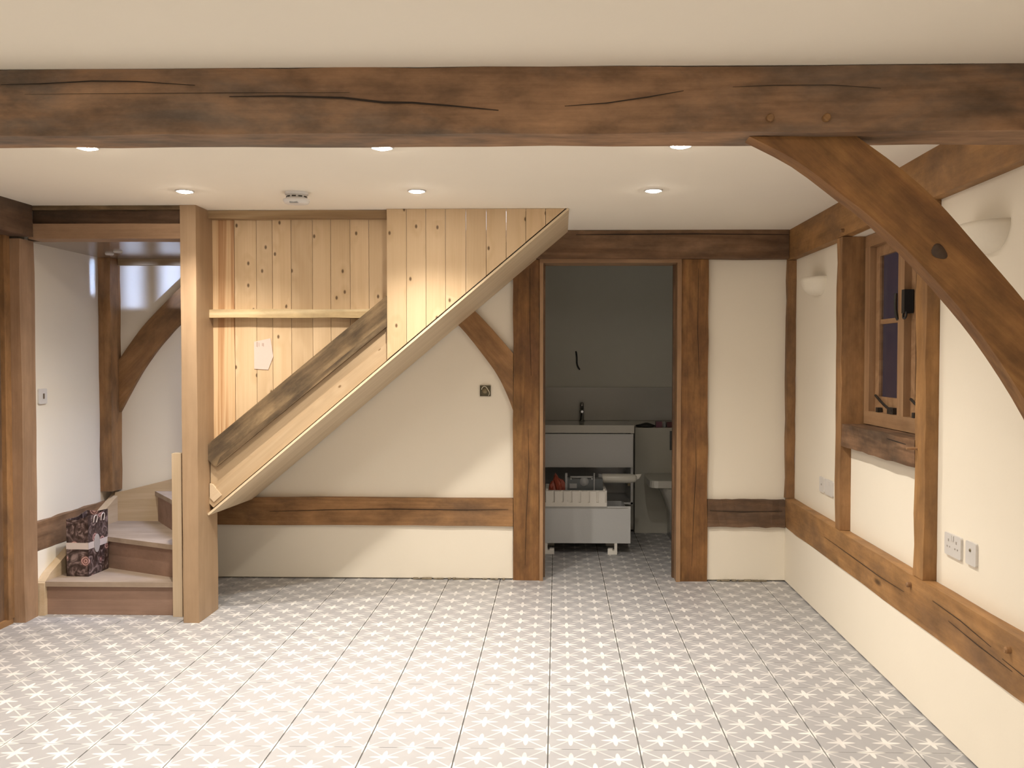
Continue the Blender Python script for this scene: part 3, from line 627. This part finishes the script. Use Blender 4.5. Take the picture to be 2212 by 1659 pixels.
# ------------------------------------------------------------------ wall fittings
def make_sconce(y, z, W=.15, P=.105, D=.105):
    """half-bowl uplighter standing off the right wall (plane x = 1.55)"""
    bm = bmesh.new(); nu, nv = 24, 10; out = []; inn = []
    for shell, dst in ((1.0, out), (.90, inn)):
        for j in range(nv + 1):
            t = j / nv * math.pi / 2; row = []
            for i in range(nu + 1):
                a = -math.pi / 2 + math.pi * i / nu
                r = math.cos(t) ** .75
                row.append(bm.verts.new((-P * shell * math.cos(a) * r, W * shell * math.sin(a) * r, -D * shell * math.sin(t))))
            dst.append(row)
    for g, fl in ((out, 1), (inn, 0)):
        for j in range(nv):
            for i in range(nu):
                q = (g[j][i], g[j][i + 1], g[j + 1][i + 1], g[j + 1][i])
                bm.faces.new(q)
    for i in range(nu): bm.faces.new((out[0][i], inn[0][i], inn[0][i + 1], out[0][i + 1]))
    bmesh.ops.remove_doubles(bm, verts=bm.verts[:], dist=1e-4)
    e = empty('wall_sconce', (1.55, y, z))
    link('bowl', mesh('bowl', bm, True), Matrix.Translation((1.55, y, z)), e, SCONCE)
    box('back_plate', (1.535, y - .05, z - .07), (1.552, y + .05, z - .02), WHITE, e, .003)
    lathe('lamp_holder', [(0, .03), (.012, .03), (.014, 0), (.014, -.03), (0, -.03)], (1.50, y, z - .035), WHITE, e, 12)
    return e
s1 = make_sconce(5.56, 1.940); tag(s1, 'cream half-bowl wall light between the corner post and the window', 'light', 'unlit plaster wall lights')
s2 = move(s1, (0, 3.385 - 5.56, .0)); tag(s2, 'cream half-bowl wall light behind the big curved brace', 'light', 'unlit plaster wall lights')

def plate_on(name, wall, u0, u1, z0, z1, t=.009, X=1.55):
    e_lo, e_hi = ((X - t, u0, z0), (X, u1, z1))
    return e_lo, e_hi
def rounded_plate(name, y0, y1, z0, z1, X, t, mat, parent, r=.008, side=-1):
    pts = []
    for cx, cy, a0 in ((y1 - r, z1 - r, 0), (y0 + r, z1 - r, 90), (y0 + r, z0 + r, 180), (y1 - r, z0 + r, 270)):
        for k in range(4):
            a = math.radians(a0 + 30 * k); pts.append((cx + r * math.cos(a), cy + r * math.sin(a)))
    return prism(name, pts, 'x', X + side * t, X, mat, parent, .0012)
GR2 = plain('switch_shadow_grey', (.40, .36, .33), .5)
so = empty('socket', (1.55, 3.645, .69), 'white double wall socket right of the near window post', 'socket')
rounded_plate('plate', 3.571, 3.719, .687, .774, 1.55, .010, WHITE, so)
for yc in (3.680, 3.610):
    box('pin_hole', (1.5385, yc - .004, .742), (1.5415, yc + .004, .752), GR2, so, 0)
    for d in (-.011, .011): box('pin_hole', (1.5385, yc + d - .004, .719), (1.5415, yc + d + .004, .725), GR2, so, 0)
for yc in (3.653, 3.637): box('rocker_switch', (1.5365, yc - .006, .750), (1.5415, yc + .006, .770), GR2 if False else WHITE, so, .001)
ta = empty('aerial_socket', (1.55, 3.487, .69), 'white single wall plate, the nearer one beside the double socket', 'socket')
rounded_plate('plate', 3.443, 3.529, .689, .776, 1.55, .010, WHITE, ta)
lathe('aerial_port', [(0, .004), (.003, .004), (.006, .003), (.006, 0)], (1.540, 3.487, .745), GALV, ta, 14, Matrix.Rotation(-math.pi / 2, 3, 'Y'))
p1 = empty('blank_plate', (1.55, 5.45, .69), 'white wall plate nearer the corner, of the two behind the far window post', 'socket')
rounded_plate('plate', 5.405, 5.492, .685, .773, 1.55, .009, WHITE, p1)
box('aerial_port', (1.5395, 5.44, .725), (1.542, 5.455, .735), GR2, p1, 0)
p2 = empty('blank_plate', (1.55, 5.305, .69), 'wider white wall plate touching the far window post', 'socket')
rounded_plate('plate', 5.230, 5.378, .685, .773, 1.55, .009, WHITE, p2)
box('rocker_switch', (1.5385, 5.29, .745), (1.542, 5.32, .765), WHITE, p2, .001)
sw = empty('light_switch', (-2.985, 5.32, 1.24), 'white light switch on the stairwell left wall', 'switch')
rounded_plate('plate', 5.277, 5.363, 1.195, 1.283, -2.985, .010, WHITE, sw, side=1)
box('rocker_switch', (-2.976, 5.319, 1.225), (-2.971, 5.331, 1.255), plain('brown_rocker', (.16, .12, .085), .5), sw, .001)

ob = empty('back_box', (-.474, 6.14, 1.25), 'open metal socket box with loose cable in the back wall under the stairs', 'socket box')
bm = bmesh.new()
bx0, bx1, bz0, bz1 = -.5095, -.4385, 1.2135, 1.2845; cB = Vector((-.474, 6.136, 1.249))
bmbox(bm, Vector((bx0, 6.134, bz0)) - cB, Vector((bx1, 6.1385, bz1)) - cB)
for a, b in (((bx0, 6.128, bz0), (bx1, 6.1339, bz0 + .003)), ((bx0, 6.128, bz1 - .003), (bx1, 6.1339, bz1)), ((bx0, 6.128, bz0 + .0031), (bx0 + .003, 6.1339, bz1 - .0031)), ((bx1 - .003, 6.128, bz0 + .0031), (bx1, 6.1339, bz1 - .0031))):
    bmbox(bm, Vector(a) - cB, Vector(b) - cB)
link('box', mesh('box', bm), Matrix.Translation(cB), ob, plain('tarnished_box', (.10, .085, .05), .5, .3, scale=40, var=.4))
lathe('gland', [(0, .004), (.014, .004), (.019, 0)], (-.476, 6.134, 1.250), GALV, ob, 18, Matrix.Rotation(math.pi / 2, 3, 'X'))
tube('cable', [(-.498, 6.128, 1.258), (-.494, 6.122, 1.278), (-.470, 6.118, 1.282), (-.462, 6.118, 1.265), (-.447, 6.119, 1.245), (-.444, 6.121, 1.230), (-.452, 6.13, 1.218)], .0028, CABLEW, ob)

# ------------------------------------------------------------------ floral gift bag on the bottom stair
gb = empty('gift_bag', (-2.775, 5.40, ZT[0]), 'floral rose-print gift bag with silver band on the bottom stair', 'bag')
Mg = Matrix.Translation((-2.778, 5.425, ZT[0])) @ Matrix.Rotation(math.radians(-3), 4, 'Z')
bm = bmesh.new()
w, d, h = .066, .108, .352; t_ = .003
bmbox(bm, (-w, -d, 0), (w, d, .004))
def pan(pts):                        # thin upright panel
    n = len(pts) // 2
    bm.faces.new([bm.verts.new(p) for p in pts])
def wallp(a, b, ha, hb):
    dx, dy = b[0] - a[0], b[1] - a[1]; L = math.hypot(dx, dy); nx, ny = dy / L * t_, -dx / L * t_
    v = [bm.verts.new(p) for p in ((a[0], a[1], 0), (b[0], b[1], 0), (b[0], b[1], hb), ((a[0] + b[0]) / 2, (a[1] + b[1]) / 2, min(ha, hb) - .004), (a[0], a[1], ha))]
    u = [bm.verts.new((q.co.x - nx, q.co.y - ny, q.co.z)) for q in v]
    bm.faces.new(v); bm.faces.new(u[::-1])
    for i in range(5): bm.faces.new((v[i], u[i], u[(i + 1) % 5], v[(i + 1) % 5]))
wallp((-w, -d), (w, -d), h - .02, h); wallp((w, -d), (w, d), h, h + .01); wallp((w, d), (-w, d), h + .01, h); wallp((-w, d), (-w, -d), h, h - .02)
link('body', mesh('body', bm), Mg, gb, BAG)
bm = bmesh.new()
for a, b in (((-w - .0015, -d - .0015, .158), (w + .0015, -d, .196)), ((w, -d - .0015, .158), (w + .0015, d, .196)), ((-w - .0015, -d, .158), (-w, d, .196))): bmbox(bm, a, b)
link('band', mesh('band', bm), Mg, gb, RIBBON)
tg = prism('gift_tag', [(.035 * math.cos(k * .5236) * .9, .055 * math.sin(k * .5236)) for k in range(12)], 'x', 0, .002, plain('tag_card', (.40, .36, .34), .6), gb)
M = Mg @ Matrix.Translation((w + .003, -.02, .180)) @ WM[tg.name].to_3x3().to_4x4(); tg.matrix_basis = M
for q in (-.035, .045):
    pts = [Mg @ Vector((w + .002, q - .018, h - .045)), Mg @ Vector((w + .006, q - .022, h - .012)), Mg @ Vector((w + .006, q + .002, h + .002)), Mg @ Vector((w + .006, q + .024, h - .014)), Mg @ Vector((w + .002, q + .012, h - .05))]
    tube('cord_loop', pts, .003, RIBBON, gb)

# ------------------------------------------------------------------ bathroom
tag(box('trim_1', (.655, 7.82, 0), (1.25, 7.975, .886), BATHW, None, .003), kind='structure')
sp_ = tag(box('splashback', (-.949, 7.955, .94), (1.249, 7.969, 1.222), SPLASH, None, .001), 'grey splashback panel along the bathroom far wall above the basin', 'panel')
va = empty('vanity_unit', (.1, 7.6, .31), 'white wall-hung basin unit in the bathroom with its lower drawer missing', 'cabinet')
vx0, vx1 = -.50, .604
box('side_panel', (vx1 - .018, 7.40, .306), (vx1, 7.955, .873), GLOSSW, va, .001); box('side_panel', (vx0, 7.40, .306), (vx0 + .018, 7.955, .873), GLOSSW, va, .001)
box('base_panel', (vx0, 7.40, .306), (vx1, 7.955, .322), GLOSSW, va, .001); box('back_panel', (vx0, 7.94, .306), (vx1, 7.955, .873), GLOSSW, va, 0)
box('drawer_front', (vx0, 7.38, .602), (vx1 - .002, 7.40, .868), GLOSSW, va, .002)
box('basin_rim', (vx0 - .004, 7.37, .876), (vx1 + .006, 7.955, .938), CERAMIC, va, .006)
box('drawer_runner', (vx0 + .02, 7.42, .45), (vx0 + .04, 7.9, .48), GALV, va, .001); box('drawer_runner', (vx1 - .04, 7.42, .45), (vx1 - .02, 7.9, .48), GALV, va, .001)
tp = empty('tap', (.208, 7.86, .938), 'tall chrome mixer tap standing on the bathroom basin', 'tap')
lathe('body', [(0, 0), (.024, 0), (.024, .008), (.019, .012), (.019, .095), (.0, .095)], (.208, 7.86, .938), CHROME, tp, 20)
tube('spout', [(.208, 7.86, 1.02), (.208, 7.80, 1.03), (.208, 7.73, 1.025)], .011, CHROME, tp)
lathe('lever', [(0, .0), (.017, 0), (.017, .055), (.012, .06), (0, .06)], (.208, 7.86, 1.036), CHROME, tp, 20)
tag(tube('flex_cable', [(.160, 7.972, 1.525), (.163, 7.955, 1.515), (.168, 7.95, 1.47), (.166, 7.948, 1.43), (.172, 7.95, 1.40), (.192, 7.958, 1.372)], .007, BLACK), 'black flex sticking out of the bathroom wall above the tap', 'cable')

dr = empty('drawer', (.1, 7.1, .085), 'loose white drawer propped on foam blocks in the bathroom doorway', 'drawer')
dx0, dx1 = -.33, .549
box('drawer_front', (dx0, 6.93, .085), (dx1, 6.95, .362), GLOSSW, dr, .002)
boxes('drawer_box', [((dx0 + .03, 6.95, .10), (dx1 - .03, 7.33, .112)), ((dx0 + .03, 6.95, .112), (dx0 + .042, 7.33, .345)), ((dx1 - .042, 6.95, .112), (dx1 - .03, 7.33, .345)), ((dx0 + .03, 7.318, .112), (dx1 - .03, 7.33, .345))], GLOSSW, dr, .001)
box('lip_shade_line', (dx0 + .004, 6.927, .347), (dx1 - .02, 6.93, .351), plain('lip_shadow_strip', (.38, .37, .34), .4), dr, 0)  # thin grey strip, its colour stands for the shadow line at the lip
def foam_block(x, y, rz, label):
    e = empty('foam_block', (x, y, 0), label, 'packaging', 'foam corner blocks under the drawer')
    bm = bmesh.new(); bmbox(bm, (-.035, -.03, 0), (.035, .03, .028)); bmbox(bm, (.015, -.03, .028), (.035, .03, .085)); bmbox(bm, (-.035, -.025, .028), (-.0, .025, .040)); bevel(bm, .003)
    M = Matrix.Translation((x, y, 0)) @ Matrix.Rotation(rz, 4, 'Z')
    link('block', mesh('block', bm), M, e, FOAM); return e
foam_block(-.055, 6.965, math.pi, 'white foam corner block under the left end of the loose drawer')
foam_block(.418, 6.965, -.12, 'white foam corner block under the right end of the loose drawer')
foam_block(-.055, 7.29, math.pi, 'white foam block at the back under the loose drawer'); foam_block(.418, 7.29, 0, 'second white foam block at the back under the loose drawer')
# ribbed polystyrene tray
tr = empty('foam_tray', (.14, 7.08, .362), 'ribbed white polystyrene tray resting across the loose drawer', 'packaging')
bm = bmesh.new(); tx0, tx1, ty0, ty1, tz0, tz1 = -.087, .372, 6.940, 7.318, .3625, .478
cT = Vector((.1425, 7.137, .42))
bmbox(bm, Vector((tx0, ty0, tz0)) - cT, Vector((tx1, ty1, tz0 + .02)) - cT)
for a, b in (((tx0, ty0, tz0 + .0205), (tx1, ty0 + .022, tz1)), ((tx0, ty1 - .022, tz0 + .0205), (tx1, ty1, tz1)), ((tx0, ty0 + .0225, tz0 + .0205), (tx0 + .022, ty1 - .0225, tz1)), ((tx1 - .022, ty0 + .0225, tz0 + .0205), (tx1, ty1 - .0225, tz1))):
    bmbox(bm, Vector(a) - cT, Vector(b) - cT)
bevel(bm, .004)
link('shell', mesh('shell', bm), Matrix.Translation(cT), tr, FOAM)
for k in range(7):
    x = tx0 + .004 + k * .0655
    prism('rib', [(x, tz0 + .030), (x + .048, tz0 + .030), (x + .048, tz1 - .002), (x, tz1 - .002)], 'y', ty0 - .024, ty0 + .002, FOAM, tr, .003)
box('foot_band', (tx0, ty0 - .024, tz0), (tx1, ty0 + .002, tz0 + .030), FOAM, tr, .003)
for x in (tx0 + .01, tx1 - .02): lathe('stud', [(.0, .014), (.007, .013), (.009, 0)], (x, ty0 + .012, tz1 - .001), FOAM, tr, 10)
# things in the tray
rb = empty('plastic_bag', (-.01, 7.07, .383), 'crumpled red plastic bag lying in the left end of the foam tray', 'bag')
bm = bmesh.new(); bmesh.ops.create_icosphere(bm, subdivisions=3, radius=1)
rg = random.Random(3)
for v in bm.verts:
    j = .85 + .15 * math.sin(5 * v.co.x + 3 * v.co.z) + .09 * math.sin(9 * v.co.y + 2 * v.co.x) + rg.uniform(-.05, .05)
    v.co = Vector((v.co.x * .062 * j, v.co.y * .075 * j, max(-.9, v.co.z) * .105 * j + .098))
link('bag', mesh('bag', bm, False), Matrix.Translation((.000, 7.065, .385)), rb, REDPL)
prism('bag_neck', [(.040, .45), (.066, .47), (.064, .52), (.04, .55), (.025, .50)], 'y', 7.03, 7.09, REDPL, rb, .008)
gc = empty('tool_case', (.21, 7.09, .383), 'dark grey plastic tool case standing in the foam tray', 'case')
box('case_body', (.075, 7.02, .384), (.345, 7.12, .555), GREYPL, gc, .012)
timber('case_edge', (.062, 7.015, .40), (.078, 7.03, .600), 'z', LGREYPL, gc, .003)
box('case_handle', (.10, 7.012, .566), (.27, 7.03, .576), LGREYPL, gc, .004); box('handle_end', (.10, 7.012, .55), (.112, 7.03, .57), LGREYPL, gc, .002); box('handle_end', (.258, 7.012, .55), (.27, 7.03, .57), LGREYPL, gc, .002)
lathe('round_badge', [(0, .008), (.032, .008), (.036, 0)], (.205, 7.02, .535), LGREYPL, gc, 24, Matrix.Rotation(math.pi / 2, 3, 'X'))
box('case_label', (.095, 7.014, .485), (.150, 7.021, .520), LGREYPL, gc, .002)
timber('latch_rod', (.275, 7.005, .47), (.285, 7.018, .60), 'z', LGREYPL, gc, .003)
tb = empty('sealant_tube', (.5, 7.1, .53), 'clear white plastic tube pack sticking out over the right end of the tray', 'tube')
Rt = Matrix.Rotation(math.pi / 2, 3, 'Y')
box('bracket', (.318, 7.135, .384), (.347, 7.18, .575), LGREYPL, tb, .004)
lathe('tube_body', [(0, -.13), (.034, -.13), (.036, -.12), (.036, .09), (.030, .12), (.022, .135), (0, .135)], (.475, 7.145, .545), TUBEW, tb, 20, Rt)
prism('tube_fin', [(.60, .578), (.648, .580), (.630, .545), (.60, .53)], 'y', 7.14, 7.146, TUBEW, tb, .002)
for z in (.541, .556): box('slot', (.585, 7.137, z), (.605, 7.141, z + .006), DARKV, tb, 0)

wc = empty('toilet', (.9, 7.5, 0), 'white toilet half hidden behind the right jamb of the bathroom doorway', 'toilet')
def oval(x0, x1, y0, y1, n=24):
    cx, cy = (x0 + x1) / 2, (y0 + y1) / 2
    return [(cx + (x1 - x0) / 2 * math.copysign(abs(math.cos(math.tau * k / n)) ** .25, math.cos(math.tau * k / n)), cy + (y1 - y0) / 2 * math.copysign(abs(math.sin(math.tau * k / n)) ** .25, math.sin(math.tau * k / n))) for k in range(n)]
prism('lid', oval(.722, 1.22, 7.28, 7.80), 'z', .452, .508, CERAMIC, wc, .008)
bm = bmesh.new(); prevr = None
for z, s_ in ((.0, .36), (.10, .36), (.22, .42), (.34, .66), (.41, .84), (.452, .88)):
    ring = [bm.verts.new((.99 + (p[0] - .911) * s_, 7.82 + (p[1] - 7.82) * (.62 + .34 * (s_ - .36) / .52), z)) for p in oval(.722, 1.10, 7.30, 7.82)]
    if prevr:
        for i in range(len(ring)): bm.faces.new((prevr[i], prevr[(i + 1) % len(ring)], ring[(i + 1) % len(ring)], ring[i]))
    else: bm.faces.new(ring[::-1])
    prevr = ring
bm.faces.new(prevr)
cW = Vector((.911, 7.6, .2))
for v in bm.verts: v.co -= cW
link('pan', mesh('pan', bm, True), Matrix.Translation(cW), wc, CERAMIC)
box('flush_plate', (.945, 7.81, .70), (1.18, 7.82, .86), GREYPL, wc, .003)
gl_ = empty('cloth', (.74, 7.87, .886), 'black crumpled cloth lying on the bathroom ledge', 'cloth')
bm = bmesh.new(); bmesh.ops.create_icosphere(bm, subdivisions=3, radius=1)
for v in bm.verts: v.co = Vector((v.co.x * .085, v.co.y * .04, max(-.6, v.co.z) * (.022 + .006 * math.sin(4 * v.co.x + 1)) + .013))
link('folds', mesh('folds', bm, True), Matrix.Translation((.745, 7.87, .887)), gl_, BLACK)
pk = empty('packet', (.86, 7.88, .886), 'purple packet on the bathroom ledge beside the black cloth', 'packet', )
box('wrapper', (.832, 7.85, .887), (.885, 7.91, .935), PURPLE, pk, .008)
pk2 = empty('packet', (.94, 7.88, .886), 'dark red packet on the bathroom ledge nearest the door jamb', 'packet')
box('wrapper', (.925, 7.85, .887), (.985, 7.91, .932), plain('dark_red_packet', (.14, .045, .05), .4, scale=24, var=.5), pk2, .008)
bt = empty('bottle', (.905, 7.86, .886), 'small clear bottle between two packets on the bathroom ledge', 'bottle')
lathe('body', [(0, 0), (.014, 0), (.015, .03), (.008, .042), (.008, .05), (0, .05)], (.905, 7.86, .887), LGREYPL, bt, 14)

def crumbs(x0, x1, y, n, seed):
    g = random.Random(seed); bm = bmesh.new()
    for k in range(n):
        x = g.uniform(x0, x1); w = g.uniform(.004, .020); h_ = g.uniform(.003, .012); d_ = g.uniform(.003, .008)
        bmbox(bm, (x - w - (x0 + x1) / 2, -d_, 0), (x + w - (x0 + x1) / 2, d_, h_), Matrix.Translation((0, g.uniform(-.004, .004), 0)))
    for v in bm.verts: v.co += Vector((g.uniform(-.002, .002), g.uniform(-.002, .002), g.uniform(0, .002)))
    return link('mortar_crumbs', mesh('mortar_crumbs', bm), Matrix.Translation(((x0 + x1) / 2, y, .001)), None, plain('mortar_crumb', (.25, .21, .15), .95, scale=60, var=.5))
tag(crumbs(1.06, 1.36, 6.106, 34, 5), 'grey mortar crumbs along the foot of the wall right of the doorway', 'rubble', kind='stuff')
tag(crumbs(-.95, -.35, 6.108, 26, 9), 'grey mortar crumbs along the foot of the wall left of the doorway', 'rubble', kind='stuff')
